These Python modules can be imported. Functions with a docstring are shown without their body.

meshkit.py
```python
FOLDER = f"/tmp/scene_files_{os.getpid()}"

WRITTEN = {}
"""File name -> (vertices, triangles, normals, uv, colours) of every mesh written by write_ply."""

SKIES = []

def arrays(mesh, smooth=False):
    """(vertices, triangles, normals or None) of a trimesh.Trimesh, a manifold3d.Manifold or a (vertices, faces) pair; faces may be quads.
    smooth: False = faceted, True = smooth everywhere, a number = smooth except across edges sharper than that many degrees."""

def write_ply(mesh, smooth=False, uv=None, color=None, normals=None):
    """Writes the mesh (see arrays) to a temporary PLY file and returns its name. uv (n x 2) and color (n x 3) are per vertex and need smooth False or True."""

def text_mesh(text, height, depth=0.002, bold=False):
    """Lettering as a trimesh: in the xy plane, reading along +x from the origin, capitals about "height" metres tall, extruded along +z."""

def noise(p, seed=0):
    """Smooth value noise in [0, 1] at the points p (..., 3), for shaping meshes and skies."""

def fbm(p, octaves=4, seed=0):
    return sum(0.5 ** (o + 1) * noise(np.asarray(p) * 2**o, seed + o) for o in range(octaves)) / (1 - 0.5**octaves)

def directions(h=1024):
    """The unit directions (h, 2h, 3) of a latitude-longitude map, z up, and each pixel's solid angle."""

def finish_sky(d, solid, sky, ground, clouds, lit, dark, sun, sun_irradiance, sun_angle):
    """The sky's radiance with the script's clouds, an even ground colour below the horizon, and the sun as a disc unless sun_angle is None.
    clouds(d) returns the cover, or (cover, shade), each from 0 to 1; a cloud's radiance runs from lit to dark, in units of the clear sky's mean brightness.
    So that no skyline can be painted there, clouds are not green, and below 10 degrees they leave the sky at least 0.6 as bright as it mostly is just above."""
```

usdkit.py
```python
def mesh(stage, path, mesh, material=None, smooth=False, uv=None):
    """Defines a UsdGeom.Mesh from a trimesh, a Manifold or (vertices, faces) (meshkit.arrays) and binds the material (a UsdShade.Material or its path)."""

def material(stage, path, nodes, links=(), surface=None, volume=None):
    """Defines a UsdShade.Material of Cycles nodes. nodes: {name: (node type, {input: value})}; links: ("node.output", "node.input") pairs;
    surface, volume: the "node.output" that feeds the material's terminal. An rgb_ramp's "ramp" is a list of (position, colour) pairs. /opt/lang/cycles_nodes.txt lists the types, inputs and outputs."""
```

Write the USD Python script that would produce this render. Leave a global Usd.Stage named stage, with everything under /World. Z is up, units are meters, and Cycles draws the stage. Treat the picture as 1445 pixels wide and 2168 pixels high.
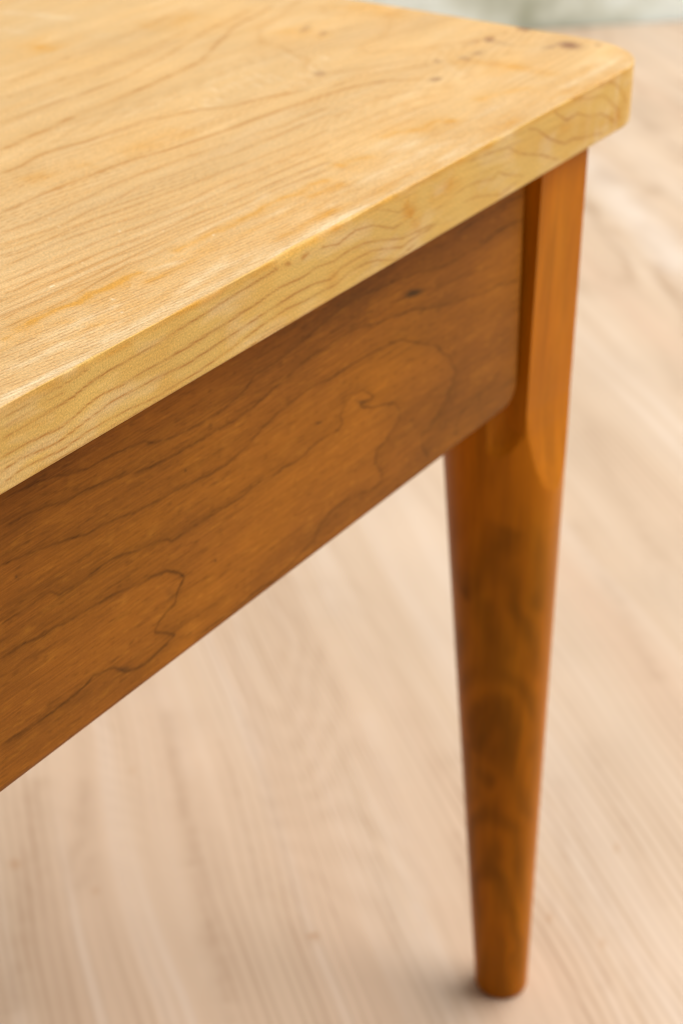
import math, json
import numpy as np, trimesh, manifold3d as m3, usdkit
from meshkit import fbm, noise
from scipy.spatial import cKDTree
from pxr import Usd, UsdGeom, UsdLux, UsdShade, Sdf, Gf, Vt

stage = Usd.Stage.CreateInMemory()
UsdGeom.SetStageUpAxis(stage, UsdGeom.Tokens.z)
UsdGeom.SetStageMetersPerUnit(stage, 1.0)
UsdGeom.Xform.Define(stage, '/World')
UsdGeom.Scope.Define(stage, '/World/Looks')
HT = 0.4240                      # height of the table top above the floor

# ---------------------------------------------------------------- camera
CAM = np.array([-0.68404586, -0.28300683, 0.19637787 + HT])
R_ = np.array([0.52725516, -0.84957999, 0.01469108]); U_ = np.array([0.39391086, 0.25971019, 0.88169431]); F_ = np.array([0.75288527, 0.4590909, -0.47159232])
cam = UsdGeom.Camera.Define(stage, '/World/camera')
M = Gf.Matrix4d(*map(float, [*R_, 0, *U_, 0, *(-F_), 0, *CAM, 1]))
cam.AddTransformOp().Set(M)
cam.CreateHorizontalApertureAttr(24.0); cam.CreateVerticalApertureAttr(36.0)
cam.CreateFocalLengthAttr(70.54); cam.CreateClippingRangeAttr(Gf.Vec2f(0.05, 60))
cam.CreateFStopAttr(17.0); cam.CreateFocusDistanceAttr(0.49)
cam.CreateExposureAttr(0.0)

# ---------------------------------------------------------------- light: pale daylight room, one big soft window to the right
usdkit.material(stage, '/World/Looks/ambient', {'b': ('background_shader', {'color': (1.0, 0.985, 0.96), 'strength': 0.29})}, surface='b.background')
dome = UsdLux.DomeLight.Define(stage, '/World/ambient_light')
UsdShade.MaterialBindingAPI.Apply(dome.GetPrim()).Bind(UsdShade.Material.Get(stage, '/World/Looks/ambient'))
win = UsdLux.RectLight.Define(stage, '/World/window_light')
win.CreateWidthAttr(3.4); win.CreateHeightAttr(2.4); win.CreateIntensityAttr(7.1); win.CreateColorAttr(Gf.Vec3f(1.0, 0.985, 0.955))
def look_matrix(pos, target):
    z = np.array(pos, float) - np.array(target, float); z /= np.linalg.norm(z)
    x = np.cross([0, 0, 1], z); x /= np.linalg.norm(x); y = np.cross(z, x)
    return Gf.Matrix4d(*map(float, [*x, 0, *y, 0, *z, 0, *pos, 1]))
win.AddTransformOp().Set(look_matrix((1.5, -1.15, 2.75), (0.0, 0.1, 0.3)))

# ---------------------------------------------------------------- the grain: growth lines (width, strength, points in mm on the surface they lie on), stains, knots
D = {"AP":{"B1":[0.55,0.75,[[-356.99,-34.19],[-353.97,-34.2],[-348.63,-34.69],[-343.0,-35.14],[-336.02,-36.39],[-330.28,-38.3],[-322.41,-39.73],[-316.27,-39.97],
[-310.22,-40.27],[-299.95,-41.71],[-298.28,-41.97],[-295.39,-43.58],[-291.79,-44.62],[-289.22,-45.24],[-282.02,-46.44],[-275.76,-46.49],[-267.09,-46.72],
[-261.73,-46.77],[-253.9,-45.66],[-250.04,-44.75],[-247.85,-43.5],[-245.16,-41.68],[-241.24,-42.09],[-236.28,-42.43],[-227.96,-41.39],[-220.25,-40.67],
[-211.88,-39.35],[-203.07,-38.1],[-196.29,-37.02],[-189.36,-37.02],[-176.81,-38.38],[-166.85,-39.11],[-151.7,-40.98],[-142.87,-43.18],[-132.29,-44.77],
[-121.56,-44.83],[-109.55,-44.87],[-103.78,-44.78],[-94.55,-43.83],[-81.7,-44.76],[-74.29,-46.1]]],"B2":[0.55,0.8,[[-357.73,-41.63],[-353.3,-42.05],[-347.86,
-42.09],[-341.29,-43.13],[-336.1,-44.21],[-331.4,-45.19],[-324.98,-45.38],[-318.5,-46.25],[-310.67,-47.51],[-302.68,-49.36],[-296.17,-50.69],[-289.49,-51.19],
[-282.22,-51.59],[-274.12,-51.84],[-265.84,-52.1],[-256.65,-52.5],[-247.95,-52.17],[-237.81,-50.64],[-229.97,-49.34],[-223.04,-48.24],[-215.72,-47.38],
[-209.07,-47.32],[-198.2,-47.14],[-188.99,-47.39],[-176.29,-50.07],[-165.3,-51.61],[-154.3,-53.09],[-140.28,-57.21],[-127.47,-60.04],[-116.37,-61.72],[-101.78,
-64.16],[-90.02,-65.4],[-74.77,-68.61]]],"B3":[0.6,0.8,[[-358.73,-51.6],[-352.33,-52.74],[-343.74,-54.04],[-337.6,-55.37],[-331.71,-56.57],[-324.75,-58.36],
[-319.35,-58.7],[-312.43,-59.25],[-305.64,-60.72],[-298.66,-61.64],[-291.52,-62.3],[-285.34,-62.63],[-280.87,-63.09],[-270.14,-64.4],[-260.24,-64.8],[-250.3,
-63.43],[-241.86,-60.55],[-233.53,-59.06],[-226.34,-58.46],[-219.29,-57.74],[-214.51,-57.68],[-204.77,-58.83],[-195.65,-58.72],[-186.31,-58.94],[-177.32,
-59.62],[-168.44,-60.03],[-159.9,-61.76],[-151.34,-65.66],[-141.24,-70.31],[-135.91,-72.74],[-131.66,-77.06],[-126.5,-79.64],[-125.18,-83.48],[-121.5,-87.34],
[-124.85,-91.44],[-127.2,-95.56],[-134.22,-99.28],[-140.59,-102.13],[-145.13,-102.26],[-143.78,-107.84],[-139.89,-111.99],[-139.74,-114.05]]],"B4":[0.6,
0.8,[[-360.36,-67.92],[-355.82,-68.14],[-350.3,-68.67],[-345.53,-67.95],[-340.76,-67.9],[-337.12,-70.69],[-332.83,-70.93],[-326.88,-71.09],[-320.17,-70.69],
[-315.42,-70.47],[-310.89,-71.29],[-303.37,-73.35],[-295.6,-74.28],[-289.71,-75.95],[-287.76,-77.61],[-281.42,-77.63],[-275.67,-77.8],[-267.94,-78.21],
[-261.26,-78.39],[-255.92,-78.72],[-251.0,-78.68],[-246.26,-77.9],[-240.72,-78.08],[-235.61,-78.83],[-230.43,-78.47],[-225.97,-79.22],[-218.79,-79.16],
[-212.86,-78.03],[-206.0,-78.06],[-199.01,-78.75],[-196.52,-76.94],[-198.28,-74.43],[-196.11,-71.68],[-191.36,-69.43],[-184.15,-70.39],[-177.52,-75.26],
[-179.86,-75.69],[-185.74,-74.24],[-185.69,-75.76],[-178.24,-79.0],[-169.79,-80.95],[-162.97,-83.44],[-160.3,-87.06],[-160.75,-90.18],[-167.62,-94.18],
[-174.81,-96.07],[-175.54,-100.1],[-171.05,-105.32],[-170.89,-108.73],[-176.04,-109.51],[-185.11,-107.48],[-194.25,-105.89],[-201.44,-105.98],[-209.88,
-108.0],[-212.61,-111.53],[-221.7,-113.45],[-227.67,-114.36],[-236.47,-115.37],[-245.87,-114.49],[-255.06,-114.94],[-263.3,-114.93],[-271.61,-114.81],[-278.12,
-115.53]]],"B5":[0.75,0.9,[[-361.35,-77.78],[-357.32,-77.93],[-351.16,-78.01],[-345.4,-79.43],[-340.57,-79.46],[-333.18,-80.46],[-324.14,-80.9],[-313.85,
-81.86],[-303.95,-83.85],[-296.12,-84.76],[-290.6,-85.89],[-285.29,-88.9],[-282.18,-91.79],[-286.02,-95.56],[-286.82,-98.3],[-294.4,-100.14],[-297.0,-102.73],
[-290.39,-106.77],[-287.24,-108.55],[-292.34,-109.58],[-299.42,-110.78],[-303.65,-110.74],[-310.79,-108.8],[-315.91,-104.5],[-324.63,-102.43],[-326.97,
-103.3],[-331.56,-104.15],[-338.26,-104.25],[-344.83,-104.34],[-353.54,-103.89],[-359.19,-103.17],[-363.87,-102.97]]],"B6":[0.6,0.5,[[-86.59,-99.23],[-93.88,
-102.28],[-105.48,-103.96],[-115.18,-104.79],[-119.75,-107.58],[-120.46,-111.34],[-117.11,-114.18]]],"B7":[0.9,0.45,[[-170.33,-45.99],[-161.36,-46.92],
[-150.3,-48.33],[-139.52,-50.25],[-126.52,-51.84],[-113.08,-53.66],[-91.97,-57.51]]],"B8":[0.9,0.5,[[-127.86,-36.02],[-114.86,-34.98],[-103.07,-35.13],
[-94.47,-35.12],[-83.89,-35.46],[-75.91,-36.2]]],"B9":[0.5,0.35,[[-331.73,-64.46],[-323.8,-64.64],[-318.68,-63.87],[-314.52,-62.91],[-308.95,-63.57]]],
"B10":[0.4,0.3,[[-357.3,-37.33],[-350.25,-38.49],[-342.98,-39.02],[-335.64,-40.88]]],"B11":[0.5,0.3,[[-144.99,-62.16],[-131.96,-65.01],[-115.04,-68.79],
[-101.04,-71.31]]],"B12":[0.5,0.35,[[-157.37,-63.16],[-151.15,-63.7],[-143.25,-64.47],[-135.16,-65.61]]]},"APK":[[-154.05,-47.41,5.96,-1.01,0.72,-1.34,
0.9],[-210.79,-71.41,1.91,-0.65,0.08,-0.43,0.7],[-266.69,-94.0,0.6,-0.28,-0.01,-0.39,0.7],[-280.24,-58.45,0.56,-0.24,-0.01,-0.36,0.7],[-353.16,-57.68,0.53,
-0.25,-0.04,-0.39,0.7],[-185.45,-74.36,3.49,-1.75,-0.26,-0.71,0.4],[-289.15,-94.17,2.01,-0.99,-0.08,-1.83,0.3],[-311.59,-107.59,3.38,-1.81,-0.05,-0.91,
0.4]],"TP":{"T1":[0.9,0.4,[[-170.58,169.82],[-164.49,169.09],[-154.39,168.86],[-141.62,170.4],[-127.79,172.1],[-112.94,171.91],[-95.93,172.78],[-74.44,
175.44],[-61.31,177.72],[-47.66,178.58]]],"T2":[0.9,0.4,[[-182.98,159.29],[-178.79,157.08],[-165.62,156.69],[-153.44,156.22],[-144.3,154.35],[-129.84,154.54],
[-112.73,154.91],[-97.55,155.55],[-75.35,158.71]]],"T3":[0.8,0.35,[[-196.09,148.16],[-187.51,148.75],[-175.55,148.54],[-159.09,150.25],[-144.94,150.11],
[-126.0,152.24],[-105.27,151.98],[-85.2,151.65]]],"T4":[0.9,0.5,[[-205.54,140.13],[-195.62,140.16],[-185.57,140.32],[-172.77,140.69],[-164.53,139.39],[-147.38,
139.38],[-136.35,139.81],[-116.18,143.5],[-106.43,144.79],[-88.95,148.96],[-69.66,152.98],[-53.59,154.35],[-37.5,156.52]]],"T5":[0.9,0.7,[[-226.43,122.39],
[-217.62,122.95],[-208.23,123.83],[-197.15,124.38],[-185.79,125.9],[-171.85,126.06],[-154.15,126.34],[-137.77,127.55],[-120.66,128.66],[-107.83,130.45],
[-95.05,135.12],[-79.92,140.64],[-64.5,146.83],[-54.01,148.81],[-42.54,149.81],[-26.05,153.08]]],"T6":[1.0,0.7,[[-243.82,107.61],[-235.0,107.29],[-225.29,
109.21],[-219.11,109.22],[-210.05,107.7],[-204.2,105.95],[-195.62,105.48],[-183.32,104.28],[-174.23,103.66],[-168.15,100.31],[-156.04,96.61],[-147.99,89.64],
[-137.54,87.8],[-129.62,85.05],[-116.86,79.38]]],"T7":[0.9,0.75,[[-270.36,85.07],[-261.63,85.05],[-252.46,85.41],[-241.69,85.29],[-231.3,84.61],[-219.18,
84.15],[-208.95,82.89],[-198.82,80.44],[-190.51,79.21],[-181.48,77.99],[-169.52,76.26],[-155.54,75.63],[-141.92,74.27],[-128.89,72.42],[-108.14,69.77],
[-91.77,63.29],[-81.75,52.94]]],"T8":[0.8,0.5,[[-283.09,74.25],[-279.15,73.83],[-270.63,72.89],[-261.69,72.99],[-252.05,73.12],[-243.87,72.8],[-237.29,
73.55],[-219.16,73.07],[-207.88,71.63],[-192.78,69.97],[-178.43,67.55],[-165.66,66.24],[-154.13,63.66],[-138.45,63.67],[-128.6,62.49]]],"T9":[0.7,0.5,[[-291.88,
66.79],[-284.48,66.98],[-277.01,65.27],[-269.77,64.06],[-256.47,65.31],[-245.27,64.6],[-227.87,66.54],[-214.7,64.18],[-198.89,63.32],[-184.73,60.71],[-167.77,
59.75],[-149.28,59.31],[-136.24,57.69]]],"T10":[0.7,0.5,[[-297.92,61.66],[-289.32,59.78],[-277.29,60.33],[-266.12,60.06],[-255.56,59.04],[-240.93,56.77],
[-232.13,56.29],[-221.73,55.26],[-207.8,54.08],[-191.35,52.31],[-180.15,51.54],[-167.58,50.03],[-149.3,49.51]]],"T11":[0.7,0.45,[[-303.02,57.33],[-293.19,
56.56],[-280.96,56.52],[-270.76,55.38],[-260.3,53.53],[-249.61,50.27],[-234.55,47.38],[-227.31,46.99],[-214.76,47.31],[-200.67,45.99],[-189.78,45.16],[-176.76,
44.09],[-159.78,42.93]]],"T12":[0.7,0.6,[[-312.13,49.59],[-303.23,49.04],[-294.05,49.0],[-284.05,48.12],[-272.84,47.79],[-265.1,47.02],[-256.16,45.36],
[-245.13,44.38],[-234.05,43.03],[-218.55,42.3],[-209.34,41.65],[-197.99,39.71],[-184.51,39.07],[-169.11,37.08]]],"T13":[0.6,0.6,[[-317.92,44.67],[-312.72,
43.36],[-305.16,43.43],[-295.86,43.01],[-288.35,42.44],[-277.39,42.13],[-268.11,40.14],[-257.77,38.89],[-250.01,38.34],[-237.57,38.19],[-224.99,35.5],[-208.15,
35.33],[-190.3,33.96],[-177.0,32.14]]],"T14":[0.5,0.5,[[-323.82,39.66],[-314.2,39.12],[-303.98,38.68],[-293.79,37.48],[-281.86,37.23],[-269.67,35.24],[-257.9,
35.04],[-244.32,33.4],[-228.88,31.83],[-209.64,31.48],[-183.54,28.03]]],"T15":[0.5,0.5,[[-326.47,37.41],[-316.94,36.84],[-305.35,35.36],[-292.39,34.78],
[-282.68,33.41],[-273.73,32.2],[-252.44,31.69],[-238.37,30.21],[-223.12,29.13]]],"T16":[0.45,0.5,[[-331.44,33.18],[-323.2,33.65],[-314.11,32.63],[-301.76,
31.8],[-292.66,30.31],[-280.48,30.78],[-272.94,28.48],[-257.02,28.4],[-242.53,27.31]]],"T17":[0.45,0.6,[[-335.85,29.44],[-326.41,28.98],[-316.64,28.4],
[-309.34,28.42],[-295.83,29.57],[-283.49,30.24],[-274.44,28.79],[-265.03,29.03]]],"S1":[1.2,0.6,[[-62.44,91.76],[-55.34,94.05],[-41.84,94.4],[-27.84,99.4],
[-15.45,106.31],[-12.88,110.18],[-19.13,120.32],[-25.79,129.77],[-14.9,137.29]]],"S2":[1.3,0.6,[[-62.44,91.76],[-64.74,86.14],[-53.52,78.99],[-46.3,73.17],
[-34.58,67.79]]],"S3":[1.2,0.65,[[-13.84,148.82],[-40.22,141.52],[-58.47,138.23],[-75.44,126.21],[-75.06,117.71],[-81.5,107.95],[-84.18,99.75],[-97.56,
93.35]]],"U1":[0.8,0.5,[[-95.08,83.51],[-76.4,74.58],[-60.19,66.42]]],"U2":[0.8,0.5,[[-108.89,74.84],[-90.56,72.86],[-71.86,63.8],[-63.51,59.27]]],"U3":[0.7,
0.45,[[-139.34,55.75],[-110.83,54.01],[-96.29,49.67],[-88.53,43.45]]],"U4":[0.6,0.45,[[-152.69,47.38],[-125.22,45.41],[-108.51,43.9],[-96.85,40.62]]],"U5":[0.6,
0.4,[[-159.78,42.93],[-137.5,41.3],[-116.58,38.49],[-95.62,33.95]]],"U6":[0.6,0.4,[[-169.11,37.08],[-153.49,34.64],[-134.72,33.66],[-123.91,32.45]]],"U7":[1.0,
0.5,[[-61.34,72.44],[-40.46,70.49],[-27.62,63.61],[-12.56,59.67]]]},"TB":{"O1":[1.0,1.0,[[-342.18,24.06],[-337.95,25.09],[-330.42,25.65],[-323.8,25.64],
[-316.11,25.92],[-310.56,23.9],[-303.99,25.69],[-297.34,24.04],[-289.53,25.66],[-285.19,24.71],[-280.02,23.23],[-274.16,23.31],[-268.78,22.32]]],"O2":[1.2,
0.7,[[-269.13,25.4],[-260.93,25.59],[-252.4,25.57],[-240.41,24.88],[-232.43,24.97],[-226.13,25.62],[-215.31,26.4],[-209.48,23.75],[-199.02,24.99],[-190.68,
23.55]]],"O3":[1.4,0.8,[[-181.63,29.23],[-173.29,26.72],[-164.8,24.16]]],"O4":[1.4,0.8,[[-150.51,30.3],[-139.77,29.46],[-133.35,24.55],[-123.55,24.64],
[-117.32,20.15]]],"O5":[1.2,0.6,[[-96.81,26.01],[-84.48,23.73],[-69.37,16.81]]],"O6":[1.0,0.5,[[-325.61,19.02],[-320.45,17.89],[-320.71,11.7],[-313.22,
11.53]]],"O7":[1.0,0.5,[[-291.21,19.11],[-284.37,18.0],[-268.87,19.9]]],"O8":[1.0,0.5,[[-249.89,7.94],[-231.41,7.47],[-211.99,6.96]]],"O9":[1.2,0.6,[[-211.26,
20.45],[-202.05,18.08],[-190.81,16.78]]],"O10":[4,0.45,[[-54.85,131.87],[-55.46,120.88],[-52.22,110.38]]],"O11":[3.5,0.4,[[-17.41,134.4],[-7.78,120.75],
[-12.92,102.72]]],"O12":[3,0.5,[[-61.67,56.63],[-53.12,49.75],[-50.82,35.68],[-52.03,16.34]]],"O13":[5,0.5,[[-128.6,196.56],[-126.19,187.52],[-126.27,178.72]]],
"O14":[4,0.4,[[-84.41,174.0],[-72.74,169.38],[-52.1,170.9]]],"O15":[3,0.35,[[-210.23,88.84],[-192.24,87.67],[-174.35,87.7]]],"O16":[3,0.3,[[-246.33,98.19],
[-233.23,94.44],[-217.96,92.0]]]},"TL":{"W1":[1.2,0.8,[[-82.5,111.59],[-88.45,102.63],[-90.62,98.21]]],"W2":[2.0,0.6,[[-57.19,34.24],[-57.75,24.58],[-54.7,
15.01]]],"W3":[1.5,0.6,[[-59.66,64.57],[-53.38,63.22],[-67.74,49.4],[-71.78,39.61]]],"W4":[2.5,0.6,[[-95.98,233.19],[-90.44,219.1],[-87.72,202.88]]],"W5":[2.5,
0.5,[[-114.75,217.25],[-113.93,204.3]]],"W6":[1.2,0.6,[[-355.79,12.51],[-346.74,11.37],[-339.83,11.2],[-331.44,10.62]]],"W7":[0.7,0.8,[[-366.97,3.0],[-357.29,
2.63],[-347.3,2.24],[-335.06,0.48]]],"W8":[0.7,0.7,[[-253.94,-0.94],[-241.04,-1.85],[-223.77,-0.36],[-204.85,0.08]]],"W9":[1.0,0.5,[[-323.98,16.58],[-312.09,
15.41],[-304.38,15.28]]],"W10":[1.0,0.5,[[-284.42,24.19],[-276.01,21.01],[-269.74,19.28]]],"W11":[0.8,0.6,[[-263.71,28.39],[-244.97,28.86],[-227.35,29.57],
[-211.49,31.93]]]},"TK":[[-1.06,55.21,1.66,-2.37,-3.09,-1.59,1.0,1.0],[-22.9,59.18,1.22,-1.74,-2.95,-1.57,0.9,1.0],[-12.82,30.94,1.06,-4.48,-4.79,-2.19,
1.0,0.0],[-18.62,35.82,3.89,-1.49,-2.22,-1.27,0.5,0.0],[-80.18,49.66,2.03,-1.49,-1.99,-1.2,0.8,0.0],[-59.88,60.54,0.78,-1.12,-1.62,-0.91,0.7,0.0],[-50.74,
53.95,-0.19,-2.76,-2.23,-1.07,0.5,0.0],[-42.15,53.76,2.93,-1.1,-2.12,-1.3,0.5,0.0],[-6.76,22.27,0.81,-1.16,-2.39,-1.14,0.5,0.0],[-49.21,123.84,5.17,0.71,
-2.74,-2.37,0.45,0.0],[-50.99,114.5,3.18,0.07,-2.43,-1.94,0.4,0.0],[-97.35,86.78,1.33,-1.91,-3.0,-1.9,0.5,0.0],[-24.49,53.37,-0.53,-6.06,-2.38,-1.1,0.3,
0.0],[-30.55,62.02,5.39,-0.89,-1.58,-1.03,0.4,0.0]],"EP":{"E1":[0.35,0.6,[[-370.78,-2.76],[-363.78,-2.87],[-356.75,-2.58],[-347.12,-2.95],[-336.94,-2.3]]],
"E2":[0.38,0.75,[[-371.33,-8.2],[-366.61,-7.81],[-361.0,-7.75],[-352.3,-7.74],[-344.42,-7.33],[-337.2,-5.96],[-330.47,-5.71],[-323.63,-5.83],[-309.07,-5.46],
[-292.6,-4.72],[-277.52,-4.01],[-264.08,-3.47],[-254.37,-3.21],[-242.71,-3.89],[-234.39,-3.85],[-224.06,-5.8],[-214.82,-4.49],[-205.26,-5.94],[-199.22,
-8.2],[-193.07,-10.51],[-188.33,-10.6]]],"E3":[0.38,0.75,[[-371.75,-12.4],[-366.2,-12.38],[-357.64,-12.8],[-350.29,-13.4],[-344.84,-12.81],[-338.69,-11.31],
[-332.51,-10.91],[-324.55,-11.51],[-316.32,-10.99],[-308.74,-11.31],[-297.02,-11.23],[-282.05,-10.79],[-264.13,-9.88],[-254.37,-9.0],[-242.65,-9.79],[-235.78,
-9.19],[-226.74,-10.24],[-218.29,-9.6],[-209.62,-9.99],[-200.41,-11.96],[-188.06,-15.32],[-179.2,-15.92],[-172.21,-16.37],[-165.36,-17.21]]],"E4":[0.38,
0.8,[[-372.11,-16.04],[-365.47,-15.39],[-358.81,-16.18],[-351.1,-16.84],[-345.09,-16.13],[-337.85,-15.2],[-329.51,-14.24],[-322.01,-14.55],[-313.93,-14.75],
[-297.18,-15.84],[-282.15,-15.09],[-264.17,-14.14],[-255.08,-13.78],[-246.01,-13.32],[-236.45,-13.8],[-228.15,-15.24],[-222.31,-13.52],[-213.72,-13.51],
[-204.92,-13.79],[-197.22,-15.61],[-187.9,-18.07],[-177.67,-17.3],[-167.41,-17.51]]],"E5":[0.36,0.7,[[-372.44,-19.35],[-363.84,-18.19],[-355.71,-18.85],
[-348.43,-19.34],[-342.18,-18.71],[-333.02,-18.54],[-324.98,-18.86],[-311.38,-20.08],[-297.33,-19.95],[-280.03,-18.99],[-264.19,-17.18],[-251.28,-16.62],
[-241.1,-17.38],[-230.88,-17.51],[-225.02,-17.86],[-218.08,-16.49],[-209.37,-16.51],[-201.77,-17.75],[-193.94,-20.39],[-189.42,-21.07],[-178.96,-19.64]]],
"E6":[0.3,0.5,[[-360.62,-20.81],[-348.22,-21.21],[-336.18,-20.75],[-327.61,-20.69],[-311.87,-21.89],[-295.3,-22.47],[-275.63,-21.97],[-260.26,-20.52],[-244.48,
-21.37],[-230.81,-21.15],[-216.33,-22.05],[-204.6,-21.3]]],"E7":[0.3,0.5,[[-205.46,-1.1],[-196.44,-3.76],[-190.81,-6.15],[-185.49,-6.39]]],"E8":[0.5,0.6,
[[-147.22,-2.42],[-134.3,-3.29],[-120.56,-4.77],[-111.0,-9.55],[-94.92,-14.36],[-80.56,-20.06]]],"E9":[0.5,0.6,[[-107.19,-2.23],[-99.77,-4.14],[-89.14,
-10.31],[-78.06,-14.88],[-71.49,-14.77],[-62.57,-16.93],[-53.69,-17.71],[-45.16,-19.93]]],"E10":[0.5,0.6,[[-88.41,-0.56],[-82.96,-3.88],[-77.11,-6.83],
[-68.74,-6.46],[-58.79,-10.13],[-49.78,-11.37],[-41.33,-15.04],[-34.65,-18.99]]],"E11":[0.5,0.6,[[-74.54,0.09],[-59.9,-3.47],[-47.74,-5.42],[-40.7,-9.87],
[-34.87,-13.55],[-33.1,-18.68]]],"E12":[0.5,0.5,[[-55.13,-0.45],[-47.88,-0.33],[-40.06,-2.69],[-34.7,-6.01],[-29.46,-10.38],[-26.24,-14.47]]],"E13":[0.4,
0.5,[[-150.39,-14.97],[-139.69,-15.88],[-130.15,-18.31],[-123.44,-19.91],[-110.22,-18.65]]],"E14":[0.4,0.5,[[-169.26,-12.52],[-155.04,-10.84],[-147.72,
-10.3],[-140.48,-10.94],[-128.78,-12.97],[-126.68,-11.33],[-119.44,-14.46],[-106.86,-18.28]]],"E15":[0.3,0.4,[[-317.32,-11.26],[-307.31,-11.05],[-292.78,
-10.36],[-279.84,-10.21],[-266.42,-9.38]]],"E16":[0.3,0.4,[[-371.03,-5.18],[-362.63,-5.14],[-353.99,-4.87],[-345.12,-4.82]]]},"EB":{"F1":[2.0,0.9,[[-188.42,
-4.05],[-183.09,-8.58],[-181.31,-5.38]]],"F2":[1.6,0.6,[[-172.46,-8.7],[-163.79,-6.66],[-154.9,-5.36]]],"F3":[1.2,0.6,[[-183.68,-12.9],[-179.41,-12.68],
[-176.27,-16.66]]],"F4":[1.5,0.4,[[-83.69,-8.61],[-70.8,-9.76],[-57.12,-13.25]]],"F5":[1.2,0.5,[[-37.65,-13.54],[-31.94,-18.45]]],"F6":[1.5,0.4,[[-230.41,
-15.79],[-222.77,-15.4]]]},"FD":{"a":[5,0.8,[[53.85,279.57],[17.33,245.34],[-8.86,221.21],[-33.44,196.82],[-52.06,180.12],[-79.94,155.4],[-120.84,115.21]]],
"b":[4,0.6,[[-47.76,184.32],[-67.55,168.29],[-92.2,149.45],[-117.74,123.56],[-131.41,106.38]]],"c":[6,0.7,[[-31.84,299.15],[-67.88,271.31],[-112.91,238.51],
[-145.67,214.1],[-177.58,192.09]]],"d":[3,0.5,[[48.95,236.92],[10.76,201.45],[-24.37,168.82],[-50.95,142.6]]],"e":[3,0.5,[[70.88,236.45],[32.57,198.42],
[2.59,169.75],[-28.49,140.97],[-67.54,105.08]]],"f":[3,0.5,[[47.37,93.42],[17.3,70.15],[-14.48,47.67],[-37.87,28.83]]],"g":[3,0.4,[[96.28,197.44],[56.86,
161.01],[20.63,127.53],[-10.93,100.42],[-47.75,68.27]]],"h":[4,0.5,[[101.87,69.38],[63.37,40.26],[25.37,11.45],[-21.76,-25.53]]],"i":[4,0.4,[[116.46,69.23],
[69.81,30.32],[21.32,-7.8],[-31.73,-48.61]]],"j":[6,0.5,[[378.88,189.18],[339.41,153.43],[295.97,113.9],[230.96,60.48]]],"k":[6,0.4,[[1239.97,535.37],[1191.64,
489.61],[1120.54,430.28]]],"l":[5,0.4,[[510.7,242.38],[441.04,187.74],[362.38,118.47]]],"m":[4,0.4,[[156.29,71.92],[103.92,28.03],[46.31,-20.99]]],"n":[4,
0.5,[[-18.55,277.13],[-51.26,252.85],[-78.51,238.68],[-91.64,225.29],[-67.56,235.54]]]},"FL":{"A":[9,1.0,[[1077.1,519.96],[1032.44,482.25],[962.52,416.35],
[907.6,363.59],[834.49,307.19]]],"B":[5,0.6,[[270.7,313.95],[216.53,276.25],[189.7,256.02]]],"C":[4,0.6,[[114.12,187.06],[47.63,129.65],[-9.05,77.73]]],
"D":[4,0.6,[[136.84,288.0],[79.96,239.48],[46.8,207.93]]],"E":[5,0.5,[[743.99,345.97],[651.71,273.86],[527.67,175.17]]],"F":[3,0.6,[[-11.52,81.55],[-49.63,
47.09],[-78.28,23.77]]],"G":[4,0.5,[[70.71,297.2],[35.08,258.24],[11.02,231.6]]]},"FK":[[-59.89,108.66,1.44,-2.23,-1.7,-1.09,0.8],[78.88,17.72,0.77,-1.19,
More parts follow.
